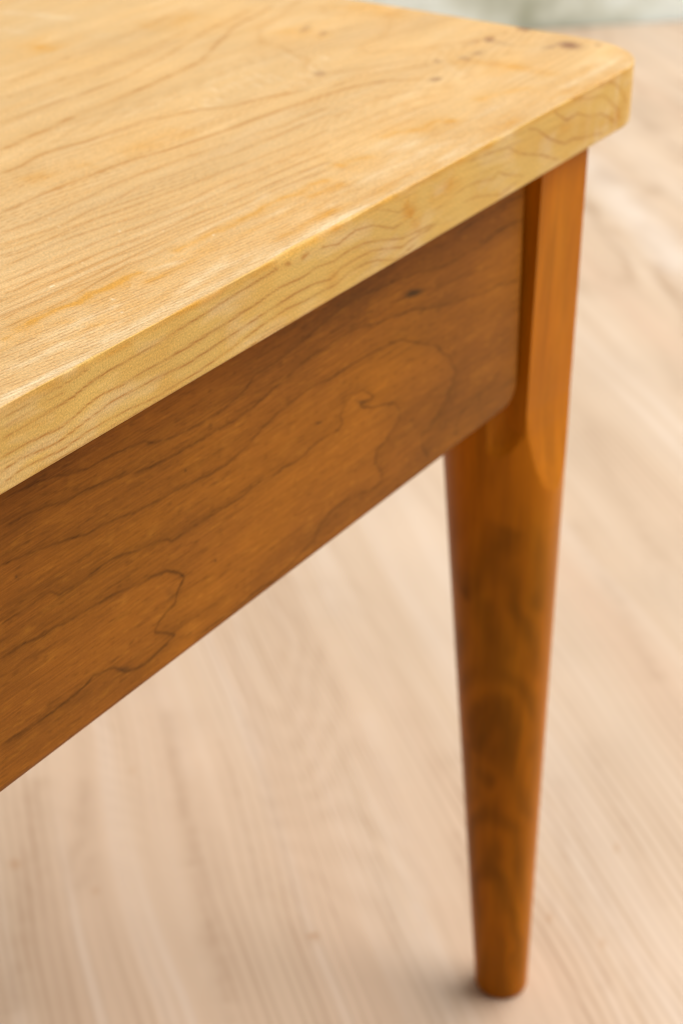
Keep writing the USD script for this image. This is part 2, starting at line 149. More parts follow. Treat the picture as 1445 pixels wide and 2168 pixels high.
-2.8,-1.3,0.6],[12.23,21.51,0.35,-1.3,-2.96,-1.04,0.6],[9.01,-7.47,0.72,-1.12,-2.44,-1.15,0.5],[-94.17,261.53,1.76,-2.72,-2.86,-2.4,0.5],[-0.04,260.29,
0.81,-1.25,-1.7,-1.28,0.5],[-89.53,215.42,1.23,-1.91,-1.69,-1.32,0.4]],"LG":{"a":[4,0.9,[[-68.5,15.9,-172.1],[-69.5,18.9,-183.0],[-70.1,23.2,-192.4],[-69.9,
28.2,-200.6],[-67.6,34.1,-212.3]]],"b":[1.5,0.7,[[-63.6,34.4,-250.4],[-66.4,27.9,-241.6],[-66.1,21.6,-240.0],[-63.7,16.2,-243.9],[-62.3,14.5,-247.5]]],
"c":[3.5,0.95,[[-64.8,27.8,-258.9],[-64.7,24.4,-262.4],[-64.2,21.3,-263.9],[-63.4,25.4,-277.5],[-62.2,27.6,-288.6]]],"d":[3,0.9,[[-60.7,30.4,-295.4],[-61.7,
25.2,-297.6],[-60.1,16.9,-300.2]]],"e":[1.2,0.7,[[-59.1,20.4,-326.8],[-59.1,18.8,-322.4],[-58.0,15.6,-321.8],[-56.9,14.3,-326.9],[-57.2,15.4,-332.2]]],
"f":[2,0.8,[[-58.1,26.2,-336.2],[-58.6,22.5,-335.5],[-58.7,20.4,-332.1]]],"g":[1.5,0.7,[[-55.4,27.7,-356.5],[-56.8,22.3,-355.8]]],"h":[1.2,0.6,[[-52.7,
27.9,-380.8],[-55.3,19.8,-374.0],[-53.7,13.9,-368.6]]],"i":[1.5,0.7,[[-52.3,21.9,-408.0],[-51.9,17.5,-413.1],[-50.8,13.3,-405.0],[-49.5,11.0,-394.1]]],
"j":[1.2,0.5,[[-61.0,14.9,-270.3],[-57.7,11.6,-280.4],[-53.6,9.2,-292.6]]],"k":[1.2,0.5,[[-55.4,22.2,-372.3]]],"l":[3,0.8,[[-60.6,33.3,-282.1],[-59.7,27.6,
-314.4]]],"m":[1.5,0.5,[[-65.6,14.0,-193.8],[-64.9,14.4,-209.4],[-62.5,12.7,-223.2]]]},"FLK":[[0.9,0.58,[[-147.16,108.21],[-149.47,103.84]]],[0.9,0.88,
[[-155.34,100.76],[-158.22,95.25]]],[0.9,0.55,[[-145.09,105.57],[-147.04,101.9]]],[0.9,0.9,[[-149.44,100.6],[-152.38,95.04]]],[0.9,0.93,[[-145.36,103.27],
[-148.23,97.89]]],[0.9,0.75,[[-143.24,103.64],[-146.03,98.43]]],[0.9,0.93,[[-132.99,108.52],[-136.35,102.37]]],[0.9,0.94,[[-141.81,100.6],[-144.44,95.72]]],
[0.9,0.72,[[-131.86,105.32],[-134.64,100.25]]],[0.9,0.52,[[-135.12,101.2],[-136.92,97.93]]],[0.9,0.67,[[-127.99,104.84],[-130.58,100.16]]],[0.9,0.82,[[-123.59,
106.02],[-125.75,102.16]]],[0.9,0.78,[[-125.76,102.12],[-128.1,97.93]]],[0.9,0.88,[[-113.94,108.56],[-116.22,104.56]]],[0.9,0.73,[[-115.41,105.0],[-117.58,
101.2]]],[0.9,0.87,[[-120.05,99.38],[-123.57,93.19]]],[0.9,0.89,[[-109.64,105.88],[-113.32,99.5]]],[0.9,0.65,[[-112.86,99.37],[-116.22,93.57]]],[0.9,0.98,
[[-107.62,101.83],[-110.22,97.36]]],[0.9,0.89,[[-107.88,100.67],[-110.08,96.9]]],[0.9,0.71,[[-108.55,98.56],[-112.25,92.22]]],[0.9,0.84,[[-109.84,95.66],
[-112.01,91.94]]],[0.9,1.0,[[-117.01,89.28],[-119.27,85.38]]],[0.9,0.99,[[-117.56,86.53],[-120.1,82.16]]],[0.9,0.71,[[-110.09,90.3],[-112.01,87.03]]],[0.9,
0.52,[[-112.2,86.45],[-114.95,81.77]]],[0.9,0.93,[[-101.07,93.49],[-103.43,89.54]]],[0.9,1.0,[[-108.72,87.89],[-111.63,82.97]]],[0.9,0.87,[[-100.36,90.07],
[-103.78,84.38]]],[0.9,0.95,[[-91.02,96.63],[-94.73,90.54]]],[0.9,0.82,[[-94.16,92.52],[-97.68,86.73]]],[0.9,0.63,[[-90.54,92.82],[-93.87,87.37]]],[0.9,
0.98,[[-77.12,99.14],[-81.19,92.61]]],[0.9,0.98,[[-88.38,91.9],[-90.63,88.24]]]],"FLD":[[0.8,0.22,[[-144.74,107.58],[-146.36,104.52]]],[0.8,0.27,[[-153.06,
99.94],[-155.07,96.09]]],[0.8,0.26,[[-142.62,105.03],[-143.99,102.46]]],[0.8,0.26,[[-147.12,99.78],[-149.19,95.89]]],[0.8,0.46,[[-143.01,102.48],[-145.02,
98.71]]],[0.8,0.25,[[-140.86,102.88],[-142.82,99.23]]],[0.8,0.36,[[-130.62,107.64],[-132.97,103.33]]],[0.8,0.45,[[-139.41,99.88],[-141.26,96.46]]],[0.8,
0.25,[[-129.41,104.58],[-131.36,101.04]]],[0.8,0.39,[[-132.58,100.7],[-133.84,98.41]]],[0.8,0.5,[[-125.5,104.16],[-127.31,100.88]]],[0.8,0.28,[[-121.02,
105.45],[-122.53,102.75]]],[0.8,0.47,[[-123.23,101.49],[-124.87,98.56]]],[0.8,0.38,[[-111.32,107.98],[-112.91,105.18]]],[0.8,0.21,[[-112.79,104.44],[-114.31,
101.78]]],[0.8,0.49,[[-117.64,98.46],[-120.1,94.13]]],[0.8,0.32,[[-107.16,104.96],[-109.74,100.49]]],[0.8,0.26,[[-110.38,98.51],[-112.73,94.45]]],[0.8,
0.3,[[-105.01,101.16],[-106.83,98.04]]],[0.8,0.31,[[-105.22,100.1],[-106.76,97.46]]],[0.8,0.26,[[-106.09,97.62],[-108.68,93.18]]],[0.8,0.24,[[-107.2,95.08],
[-108.72,92.47]]],[0.8,0.24,[[-114.44,88.66],[-116.03,85.93]]],[0.8,0.34,[[-115.03,85.83],[-116.81,82.77]]],[0.8,0.27,[[-107.43,89.76],[-108.78,87.47]]],
[0.8,0.28,[[-109.66,85.7],[-111.59,82.43]]],[0.8,0.24,[[-98.4,92.87],[-100.06,90.11]]],[0.8,0.32,[[-106.18,87.11],[-108.22,83.68]]],[0.8,0.35,[[-97.83,
89.2],[-100.22,85.21]]],[0.8,0.48,[[-88.46,95.72],[-91.05,91.46]]],[0.8,0.44,[[-91.6,91.63],[-94.06,87.59]]],[0.8,0.48,[[-87.93,91.99],[-90.26,88.17]]],
[0.8,0.4,[[-74.5,98.17],[-77.36,93.6]]],[0.8,0.4,[[-85.63,91.31],[-87.2,88.76]]]],"SPK":[[-306.26,37.3],[-305.14,37.42],[-263.38,47.84],[-262.48,48.36],
[-269.56,60.35],[-269.39,64.2],[-303.96,19.25],[-304.2,18.46],[-309.8,11.45],[-213.37,42.99],[-328.09,9.3],[-321.88,4.29],[-228.8,36.03],[-287.99,41.28],
[-265.82,70.66],[-250.68,24.37],[-115.08,40.08],[-179.57,-8.88],[-255.89,38.15]]}

# ---------------------------------------------------------------- helpers
def put(path, verts, faces, mat, attrs=None, smooth=True, label=None, category=None, kind=None):
    m = usdkit.mesh(stage, path, (np.asarray(verts, float), np.asarray(faces, int)), mat, smooth=smooth)
    api = UsdGeom.PrimvarsAPI(m)
    for k, a in (attrs or {}).items():
        api.CreatePrimvar(k, Sdf.ValueTypeNames.FloatArray, 'vertex').Set(Vt.FloatArray.FromNumpy(np.asarray(a, np.float32)))
    for k, v in (('label', label), ('category', category), ('kind', kind)):
        if v: m.GetPrim().SetCustomDataByKey(k, v)
    return m

def quads(nr, nc):
    i = np.arange(nr - 1)[:, None] * nc + np.arange(nc - 1)[None, :]
    q = np.stack([i, i + 1, i + nc + 1, i + nc], -1).reshape(-1, 4)
    return np.vstack([q[:, [0, 1, 2]], q[:, [0, 2, 3]]])

def dense(lines, step=0.25):
    pts, ws, ins = [], [], []
    for w, i, pl in lines:
        pl = np.asarray(pl, float)
        d = np.r_[0, np.cumsum(np.linalg.norm(np.diff(pl, axis=0), axis=1))]
        n = max(2, int(d[-1] / step))
        t = np.linspace(0, d[-1], n)
        q = np.stack([np.interp(t, d, pl[:, k]) for k in range(pl.shape[1])], 1)
        for _ in range(5):                     # soften the corners of the traced line
            q[1:-1] = (q[:-2] + 2 * q[1:-1] + q[2:]) / 4
        e = np.clip(np.minimum(t, d[-1] - t) / 4 + 0.25, 0, 1)
        pts.append(q); ws.append(np.full(n, w)); ins.append(i * e)
    return np.vstack(pts), np.concatenate(ws), np.concatenate(ins)

def wander(p, amp, size, seed):
    p3 = np.c_[p, np.zeros(len(p))] if p.shape[1] == 2 else p
    return p + amp * np.stack([fbm(p3 / size + 17 * k, 3, seed + k) * 2 - 1 for k in range(p.shape[1])], 1)

def ink(p, lines, halo=0.25, amp=0.35, size=3.0, seed=1, grow=1.0, shade=0.0, span=4.0, vary=1.0):
    """Strength from 0 to 1 of growth lines at the points p (mm)."""
    q, w, i = dense(lines)
    pw = wander(p, amp, size, seed)
    d, k = cKDTree(q).query(pw, k=2, distance_upper_bound=25)
    out = np.zeros(len(p))
    p3 = np.c_[p, np.zeros(len(p))] if p.shape[1] == 2 else p
    var = 1 + vary * (1.2 * fbm(p3 / 7.0 + 5, 3, seed + 9) - 0.65)
    if shade:                                   # early wood darkens slowly towards the line on its upper side
        tq = np.gradient(q, axis=0); tq[:, 0] = np.where(np.abs(tq[:, 0]) < 1e-6, 1e-6, tq[:, 0])
        ok = np.isfinite(d[:, 0]); kk = np.where(ok, k[:, 0], 0); v = pw - q[kk]
        side = (tq[kk, 0] * v[:, 1] - tq[kk, 1] * v[:, 0]) / np.maximum(np.linalg.norm(tq[kk], axis=1) * np.maximum(d[:, 0], 1e-6), 1e-9)
        dd = np.where(ok, d[:, 0], 1e3)
        out = shade * i[kk] * np.exp(-dd / span) * np.clip(0.5 + 1.2 * side, 0, 1) * (0.4 + 1.1 * fbm(p3 / 16.0 + 3, 3, seed + 7))
    for c in range(2):
        ok = np.isfinite(d[:, c]); kk = np.where(ok, k[:, c], 0); dd = np.where(ok, d[:, c], 1e3)
        ww = w[kk] * grow
        out = np.maximum(out, i[kk] * var * ((1 - halo) * np.exp(-(dd / ww) ** 2) + halo * np.exp(-dd / (3.0 * ww))))
    return np.clip(out, 0, 1)

def spots(p, blobs, amp=0.4, size=3.0, seed=3):
    q = wander(p, amp, size, seed); out = np.zeros(len(p))
    for b in blobs:
        A = np.array([[b[2], b[4]], [b[3], b[5]]])
        l = np.linalg.solve(A, (q - np.array(b[:2])).T)
        out = np.maximum(out, b[6] * np.exp(-(l ** 2).sum(0) ** 1.3))
    return out

def N(p, sx, sy, seed, octs=4):
    return fbm(np.stack([p[:, 0] / sx, p[:, 1] / sy, np.zeros(len(p))], 1), octs, seed)

# ---------------------------------------------------------------- materials
def attr(name): return ('attribute', {'attribute': name})
def wood(name, base, dark, warm, pale, rough, streak, streak_amt, speck_amt, bump, spec=0.5, coat=0.0, knot=(0.05, 0.02, 0.012), blot=(3, 9, 9), blot_amt=0.3, tone=None, grit=2600.0):
    """Wood whose growth lines, stains and knots are read from the mesh and whose fibre is procedural."""
    nodes = {
        'tc': ('texture_coordinate', {}),
        'ln': attr('ring'), 'st': attr('warm'), 'pl': attr('pale'), 'kn': attr('knot'),
        'mp': ('mapping', {'scale': streak}), 'n1': ('noise_texture', {'scale': 1.0, 'detail': 4.0, 'roughness': 0.6}),
        'mb': ('mapping', {'scale': blot}), 'n2': ('noise_texture', {'scale': 1.0, 'detail': 3.0, 'roughness': 0.55}),
        'n3': ('noise_texture', {'scale': grit, 'detail': 2.0, 'roughness': 0.7}),
        'r1': ('map_range', {'from_min': 0.3, 'from_max': 0.7, 'to_min': 1 - streak_amt, 'to_max': 1 + streak_amt * 0.6, 'clamp': True}),
        'r2': ('map_range', {'from_min': 0.3, 'from_max': 0.7, 'to_min': 1 - blot_amt, 'to_max': 1 + blot_amt * 0.7, 'clamp': True}),
        'r3': ('map_range', {'from_min': 0.25, 'from_max': 0.75, 'to_min': 1 - speck_amt, 'to_max': 1 + speck_amt, 'clamp': True}),
        'v1': ('math', {'math_type': 'multiply'}), 'v2': ('math', {'math_type': 'multiply'}),
        'tn': attr('tone'), 'c0': ('mix_color', {'blend_type': 'mix', 'a': base, 'b': tone or base}), 'c1': ('mix_color', {'blend_type': 'mix', 'b': warm}),
        'c2': ('mix_color', {'blend_type': 'mix', 'b': pale}),
        'c3': ('mix_color', {'blend_type': 'mix', 'b': dark}),
        'c4': ('mix_color', {'blend_type': 'mix', 'b': knot}),
        'hs': ('hsv', {'hue': 0.5, 'saturation': 1.0, 'fac': 1.0}),
        'bh': ('math', {'math_type': 'multiply', 'value2': 1.0}),
        'bp': ('bump', {'strength': bump, 'distance': 0.0003}),
        'ro': ('map_range', {'from_min': 0.2, 'from_max': 0.8, 'to_min': rough - 0.06, 'to_max': rough + 0.08}),
        'p': ('principled_bsdf', {'specular_ior_level': spec, 'coat_weight': coat, 'coat_roughness': 0.25}),
    }
    links = [('tc.object', 'mp.vector'), ('mp.vector', 'n1.vector'), ('tc.object', 'mb.vector'), ('mb.vector', 'n2.vector'), ('tc.object', 'n3.vector'),
             ('n1.fac', 'r1.value'), ('n2.fac', 'r2.value'), ('n3.fac', 'r3.value'),
             ('r1.result', 'v1.value1'), ('r2.result', 'v1.value2'), ('v1.value', 'v2.value1'), ('r3.result', 'v2.value2'),
             ('tn.fac', 'c0.fac'), ('c0.result', 'c1.a'), ('st.fac', 'c1.fac'), ('c1.result', 'c2.a'), ('pl.fac', 'c2.fac'), ('c2.result', 'c3.a'), ('ln.fac', 'c3.fac'),
             ('c3.result', 'c4.a'), ('kn.fac', 'c4.fac'), ('c4.result', 'hs.color'), ('v2.value', 'hs.value'), ('hs.color', 'p.base_color'),
             ('n1.fac', 'bh.value1'), ('bh.value', 'bp.height'), ('bp.normal', 'p.normal'), ('n2.fac', 'ro.value'), ('ro.result', 'p.roughness')]
    return usdkit.material(stage, '/World/Looks/' + name, nodes, links, surface='p.BSDF')

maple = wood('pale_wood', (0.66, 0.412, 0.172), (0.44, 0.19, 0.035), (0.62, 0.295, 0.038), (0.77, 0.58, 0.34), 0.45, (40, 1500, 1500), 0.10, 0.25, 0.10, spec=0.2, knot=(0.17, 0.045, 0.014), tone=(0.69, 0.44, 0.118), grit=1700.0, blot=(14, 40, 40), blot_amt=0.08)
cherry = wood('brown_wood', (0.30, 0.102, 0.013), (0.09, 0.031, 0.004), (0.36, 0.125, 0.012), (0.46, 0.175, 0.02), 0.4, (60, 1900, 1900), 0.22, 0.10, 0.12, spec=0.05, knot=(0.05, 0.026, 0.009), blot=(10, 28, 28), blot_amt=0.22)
legwood = wood('leg_wood', (0.55, 0.168, 0.004), (0.085, 0.036, 0.001), (0.66, 0.25, 0.012), (0.50, 0.2, 0.04), 0.33, (260, 260, 14), 0.16, 0.03, 0.08, spec=0.08, blot=(40, 40, 9), blot_amt=0.16)

# ---------------------------------------------------------------- the table
table = UsdGeom.Xform.Define(stage, '/World/wooden_table')
table.AddTranslateOp().Set(Gf.Vec3d(0, 0, 0))
tp = table.GetPrim()
tp.SetCustomDataByKey('label', 'pale topped wooden table with reddish brown apron and round tapered leg on the wood floor')
tp.SetCustomDataByKey('category', 'table')
T, RC, LEN, DEP = 22.0, 29.7, 950.0, 560.0      # top thickness, corner radius, length, depth (mm)

def wood_edge(x):
    """Depth and height (mm) of the hand-eased upper arris at x."""
    n = noise(np.stack([x / 13.0, x * 0, x * 0], 1), 5) * 2 - 1; n2 = noise(np.stack([x / 5.0, x * 0, x * 0], 1), 8) * 2 - 1
    g = np.exp(-((x + 236) / 26) ** 2) * 1.3 + np.exp(-((x + 190) / 20) ** 2) * 0.5 + 0.45 * np.exp(-((x + 120) / 40) ** 2)
    fade = np.clip((-45 - x) / 40, 0, 1)
    mid = np.exp(-((x + 225) / 75) ** 2)
    b = 0.32 + fade * (0.25 * n + 0.12 * n2 + 0.5 * g + 0.5 * mid * np.abs(n)); z = 0.3 + fade * (0.5 * n + 0.25 * n2 + 1.5 * g + 1.9 * mid * np.maximum(n, -0.2))
    return np.clip(b, 0.25, 9), np.clip(z, 0.25, 9)

cx = np.concatenate([np.linspace(-LEN, -400, 12)[:-1], np.arange(-400, -100, 0.5), np.linspace(-100, -RC, 150)])
ry = np.concatenate([[0, 0.04, 0.12, 0.25], np.arange(0.5, 40, 0.36), np.arange(40, 110, 0.7), np.arange(110, 250, 1.4), np.linspace(250, DEP, 14)])
bx, bz = wood_edge(cx)
BC = 0.32
Y = ry[:, None] + bx[None, :] * np.exp(-ry[:, None] / 6)
xm = np.where(Y[:, -1] < RC, -RC + np.sqrt(np.maximum((RC - BC) ** 2 - (RC - Y[:, -1]) ** 2, 0)), -BC)
X = np.where(cx[None, :] < -100, cx[None, :], -100 + (cx[None, :] + 100) * (xm[:, None] + 100) / (100 - RC))
# the top surface is not dead flat: it was planed by hand
TOP = np.stack([X, Y, np.zeros_like(X)], -1)
nr, nc = X.shape
topv = TOP.reshape(-1, 3); topf = quads(nr, nc)
# rim: front row then last column
rim = np.vstack([TOP[0], TOP[1:, -1]])
nrm = np.zeros((len(rim), 2)); nrm[:nc, 1] = -1
end = rim[nc:, :2]; ctr = np.array([-RC, RC]); a = end - ctr
nrm[nc:] = np.where((end[:, 1] < RC)[:, None], a / np.linalg.norm(a, axis=1)[:, None], [1.0, 0.0])
rb = np.r_[bx, np.full(len(end), BC)]; rz = np.r_[bz, np.full(len(end), 0.3)]
prof = [(0, 0)] + [(math.sin(t), 1 - math.cos(t)) for t in np.radians([12, 30, 50, 70, 90])]
rings = [np.c_[rim[:, :2] + nrm * (rb * o)[:, None], -rz * d] for o, d in prof]
full = rim[:, :2] + nrm * rb[:, None]
zs = np.linspace(0.06, 1, 44)
for s in zs: rings.append(np.c_[full, -(rz + (T - 0.8 - rz) * s)])
for t in np.radians([30, 60, 90]): rings.append(np.c_[full - nrm * (0.8 * (1 - math.cos(t))), np.full(len(rim), -(T - 0.8 + 0.8 * math.sin(t)))])
rings.append(np.c_[full - nrm * 70, np.full(len(rim), -T)])
band = np.stack(rings); nb = len(rings)
bandv = band.reshape(-1, 3); bandf = quads(nb, len(rim))[:, ::-1]
# the underside
und = np.array([[-LEN, 60, -T], [-60, 60, -T], [-60, DEP, -T], [-LEN, DEP, -T]], float); undf = np.array([[0, 2, 1], [0, 3, 2]])

# growth lines on the top
p = topv[:, :2]
soft = [(w * 1.7, i * 0.45, q) if k[0] == 'S' else (w, min(1, i * 1.2), q) for k, (w, i, q) in D['TP'].items()]
L = ink(p, [*soft, *D['FLD']], halo=0.3, amp=0.2, size=7, seed=11, grow=0.62) * 0.9
o = np.array(sum([D['TB'][k][2] for k in ('O1', 'O2', 'O3', 'O4', 'O5')], [])); o = o[np.argsort(o[:, 0])]
yb = np.interp(p[:, 0], o[:, 0], o[:, 1]); yb = np.where(p[:, 0] > -60, np.minimum(yb, 22), yb)
fr = p[:, 1] / np.maximum(yb, 8)
ph = (p[:, 1] + 0.13 * p[:, 0]) / 1.45 + 1.6 * (N(p, 50, 9, 21) - 0.5) + 0.6 * (N(p, 10, 3, 22) - 0.5)
fine = np.exp(-((np.abs((ph % 1) - 0.5)) / 0.17) ** 2) * np.clip((0.97 - fr) * 8, 0, 1) * np.clip(fr * 9, 0, 1) * np.clip(N(p, 3.2, 1.0, 23) * 2.2 - 0.4, 0, 1.2)
slope = np.interp(p[:, 1], [28, 45, 70, 110, 170], [0, -0.09, -0.17, -0.12, 0.03])
gc = p[:, 1] - slope * (p[:, 0] + 200)
faint = np.clip(fbm(np.stack([p[:, 0] / 90, gc / 2.4, gc * 0], 1), 3, 31) - 0.52, 0, 1) * 1.1
phg = gc / 2.5 + 2.2 * (fbm(np.stack([p[:, 0] / 120, gc / 14, gc * 0], 1), 2, 32) - 0.5)
reg = np.exp(-((np.abs(phg % 1 - 0.5)) / 0.13) ** 2) * np.clip(1.5 * N(p, 60, 6, 33) - 0.35, 0, 1) * np.clip((fr - 1.05) * 4, 0, 1) * np.clip((135 - p[:, 1]) / 40, 0, 1)
L = np.maximum(L, 0.85 * reg)
Lt = L
L = np.clip(np.maximum(L, fine * 0.68) + faint * np.clip(fr - 0.9, 0, 1) * 0.45, 0, 1)
Wm = ink(p, D['TB'].values(), halo=0.5, amp=1.2, size=6, seed=41, grow=1.35)
fig = np.clip(N(p, 22, 3.0, 43) - 0.5, 0, 1) * 2.2 * np.clip(1.25 - fr, 0, 1)
Wm = np.clip(1.25 * Wm * (0.7 + 0.5 * N(p, 6, 1.2, 44)) + 0.5 * Lt + 0.85 * fig + 0.3 * np.clip(N(p, 60, 18, 45) - 0.45, 0, 1), 0, 1)
Pl = np.clip(ink(p, [*[(w, i * (0.3 if k in ('W1', 'W2', 'W3') else 0.9), q) for k, (w, i, q) in D['TL'].items()], *[(w, i * 0.5, q) for w, i, q in D['FLK']]], halo=0.35, amp=0.4, seed=51) * 0.9 + np.clip(N(p, 25, 4, 52) - 0.47, 0, 1) * 2.4 * np.clip(1.3 - fr, 0.25, 1), 0, 1)
ds, _ = cKDTree(np.array(D['SPK'])).query(p); Pl = np.maximum(Pl, 1.0 * (ds < 0.42))
pale_rim = np.exp(-((p[:, 1] - 2.2) / 1.6) ** 2) * (0.3 + 0.7 * N(p, 16, 4, 53)); Pl = np.clip(Pl + 0.6 * pale_rim * np.clip((-170 - p[:, 0]) / 50, 0, 1), 0, 1)
Kn = 0.8 * np.clip(spots(p, D['TK'], 0.5, 3), 0, 1) * (0.75 + 0.5 * N(p, 2, 2, 61))
# growth lines on the edge: along the rim, arc length stands for x beyond the start of the corner
s = np.r_[rim[:nc, 0], rim[nc - 1, 0] + np.cumsum(np.linalg.norm(np.diff(full[nc - 1:], axis=0), axis=1))]
q = np.stack([np.broadcast_to(s, (nb, len(s))).ravel(), bandv[:, 2]], 1)
eL = 1.35 * ink(q, D['EP'].values(), halo=0.3, amp=0.13, size=1.6, seed=71, grow=0.66)
eph = (q[:, 1] + 2.5 * N(q, 40, 30, 72) + 0.08 * q[:, 0]) / 2.9
eL = np.maximum(eL, 0.34 * np.exp(-((np.abs(eph % 1 - 0.5)) / 0.12) ** 2) * np.clip(N(q, 20, 6, 73) * 2 - 0.6, 0, 1))
cor = np.clip((q[:, 0] + 75) / 40, 0, 1)
eW = np.clip(ink(q, D['EB'].values(), halo=0.5, amp=0.8, size=3, seed=74, grow=1.5) + 0.75 * np.clip(N(q, 14, 8, 75) - 0.42, 0, 1) + 0.95 * np.exp(-((q[:, 1] + 0.9) / 1.2) ** 2) * np.clip(1.5 * N(q, 9, 3, 76) - 0.2, 0, 1), 0, 1)
eP = np.clip((N(q, 4, 12, 77) - 0.5) * 1.6, 0, 1) * cor + np.clip((N(q, 15, 5, 78) - 0.5) * 1.2, 0, 1)
eL = np.clip(eL, 0, 1); eW = np.clip(eW + 0.8 * eL * cor, 0, 1); eL = eL * (1 - 0.5 * cor); eK = np.zeros(len(q))
z4 = np.zeros(4)
V = np.vstack([topv, bandv, und]); F = np.vstack([topf, bandf + len(topv), undf + len(topv) + len(bandv)])
V = V / 1000 + [0, 0, HT]
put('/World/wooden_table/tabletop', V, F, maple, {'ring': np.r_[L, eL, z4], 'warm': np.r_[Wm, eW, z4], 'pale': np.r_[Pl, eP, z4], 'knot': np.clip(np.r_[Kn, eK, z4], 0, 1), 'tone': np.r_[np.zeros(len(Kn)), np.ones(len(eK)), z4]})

# apron: a board with a rounded lower corner and rounded edges
YA, ZA, XE, SX = 14.39, -118.74, -75.14, 0.0354
AT, AR, CR = 19.0, 3.2, 10.0                   # thickness, edge rounding, lower corner radius
def apron_front(x):                            # lowest z of the outline at x
    e = XE + SX * (-T - ZA)
    d = np.clip(CR - (e - x), 0, CR)
    return ZA + CR - np.sqrt(np.maximum(CR ** 2 - d ** 2, 0))
ax = np.concatenate([np.linspace(-900, -385, 10)[:-1], np.arange(-385, -90, 0.42), -77.5 - 12.5 * (1 - np.linspace(0, 1, 50) ** 0.7) ** 1.0])
# grid in (x, z); inset by the edge rounding so that the rim can roll over
nz = 235
e_top, e_bot = XE, XE + SX * (-T - ZA)
outline = [(e_top + (e_bot - e_top) * t, -T + (ZA + CR + T) * t) for t in np.linspace(0, 1, 160)]
a0 = [(e_bot - CR + CR * math.cos(t), ZA + CR - CR * math.sin(t)) for t in np.linspace(0, math.pi / 2, 30)[1:]]
bx_ = [(x, ZA) for x in np.r_[np.arange(e_bot - CR - 0.45, -385, -0.45), np.linspace(-386, -900, 10)]]
path = np.array(outline + a0 + bx_)
tan = np.gradient(path, axis=0); tan /= np.linalg.norm(tan, axis=1)[:, None]; out_n = np.stack([-tan[:, 1], tan[:, 0]], 1)
if out_n[0, 0] < 0: out_n = -out_n
inset = path - out_n * AR
# front face by rows: x runs to the inset outline
def inset_right(z):
    oo = inset[:160 + 29]; order = np.argsort(oo[:, 1]); return np.interp(z, oo[order, 1], oo[order, 0])
zi = np.concatenate([[ZA + AR + d for d in (0, 0.03, 0.1, 0.2, 0.35)], np.linspace(ZA + AR + 0.6, -T, nz)])
bxs = np.concatenate([np.linspace(-900, -385, 10)[:-1], np.arange(-385, -100, 0.42), np.linspace(-100, 0, 60) * 0 + 1e9])
nl = len(bxs) - 60
rows = []
for z in zi:
    xr = inset_right(z); rows.append(np.r_[bxs[:nl], np.linspace(-100, xr, 60)])
AX = np.array(rows); AZ = np.repeat(zi[:, None], AX.shape[1], 1)
fv = np.stack([AX, np.full_like(AX, YA), AZ], -1).reshape(-1, 3); ff = quads(*AX.shape)
ar = [np.c_[inset[:, 0], np.full(len(inset), YA), inset[:, 1]]]
for t in np.radians([15, 35, 55, 75, 90]):
    o2 = inset + out_n * (AR * math.sin(t)); ar.append(np.c_[o2[:, 0], np.full(len(o2), YA + AR * (1 - math.cos(t))), o2[:, 1]])
ar.append(np.c_[path[:, 0], np.full(len(path), YA + AT - 1), path[:, 1]])
o2 = path - out_n * 1.0; ar.append(np.c_[o2[:, 0], np.full(len(path), YA + AT), o2[:, 1]])
ar = np.stack(ar); rv = ar.reshape(-1, 3); rf = quads(ar.shape[0], ar.shape[1])
bk = np.array([[-900, YA + AT, -T], [e_top - 3, YA + AT, -T], [e_bot - 10, YA + AT, ZA + 1], [-900, YA + AT, ZA + 1]], float); bkf = np.array([[0, 1, 2], [0, 2, 3]])
V = np.vstack([fv, rv, bk]); F = np.vstack([ff, rf[:, ::-1] + len(fv), bkf + len(fv) + len(rv)])
p = V[:, [0, 2]]
aL = ink(p, D['AP'].values(), halo=0.4, amp=0.3, size=1.8, seed=81, grow=0.54, shade=0.3, span=4.5) * 0.85
gz = p[:, 1] + 0.10 * p[:, 0]
sub = np.clip(fbm(np.stack([p[:, 0] / 70, gz / 5, gz * 0], 1), 4, 82) - 0.5, 0, 1) * 0.9
fib = np.clip(fbm(np.stack([p[:, 0] / 4, gz / 0.6, gz * 0], 1), 2, 83) - 0.62, 0, 1) * 1.3
aL = np.clip(aL + sub * 0.6 + fib * 0.9, 0, 1)
aW = np.clip((N(p, 40, 22, 84) - 0.42) * 2.2, 0, 1) * 0.8 + 0.7 * spots(p, [(-190, -78, 45, 8, -6, 22, 1)], 3, 20)
aP = np.clip((N(p, 9, 3, 85) - 0.6) * 2.5, 0, 1) * 0.5 + np.clip(fbm(np.stack([p[:, 0] / 5, gz / 0.8, gz * 0], 1), 2, 86) - 0.66, 0, 1) * 2.0
aK = np.clip(spots(p, D['APK'], 0.3, 2), 0, 1)
put('/World/wooden_table/apron', V / 1000 + [0, 0, HT], F, cherry, {'ring': aL, 'warm': np.clip(aW, 0, 1), 'pale': aP, 'knot': aK})

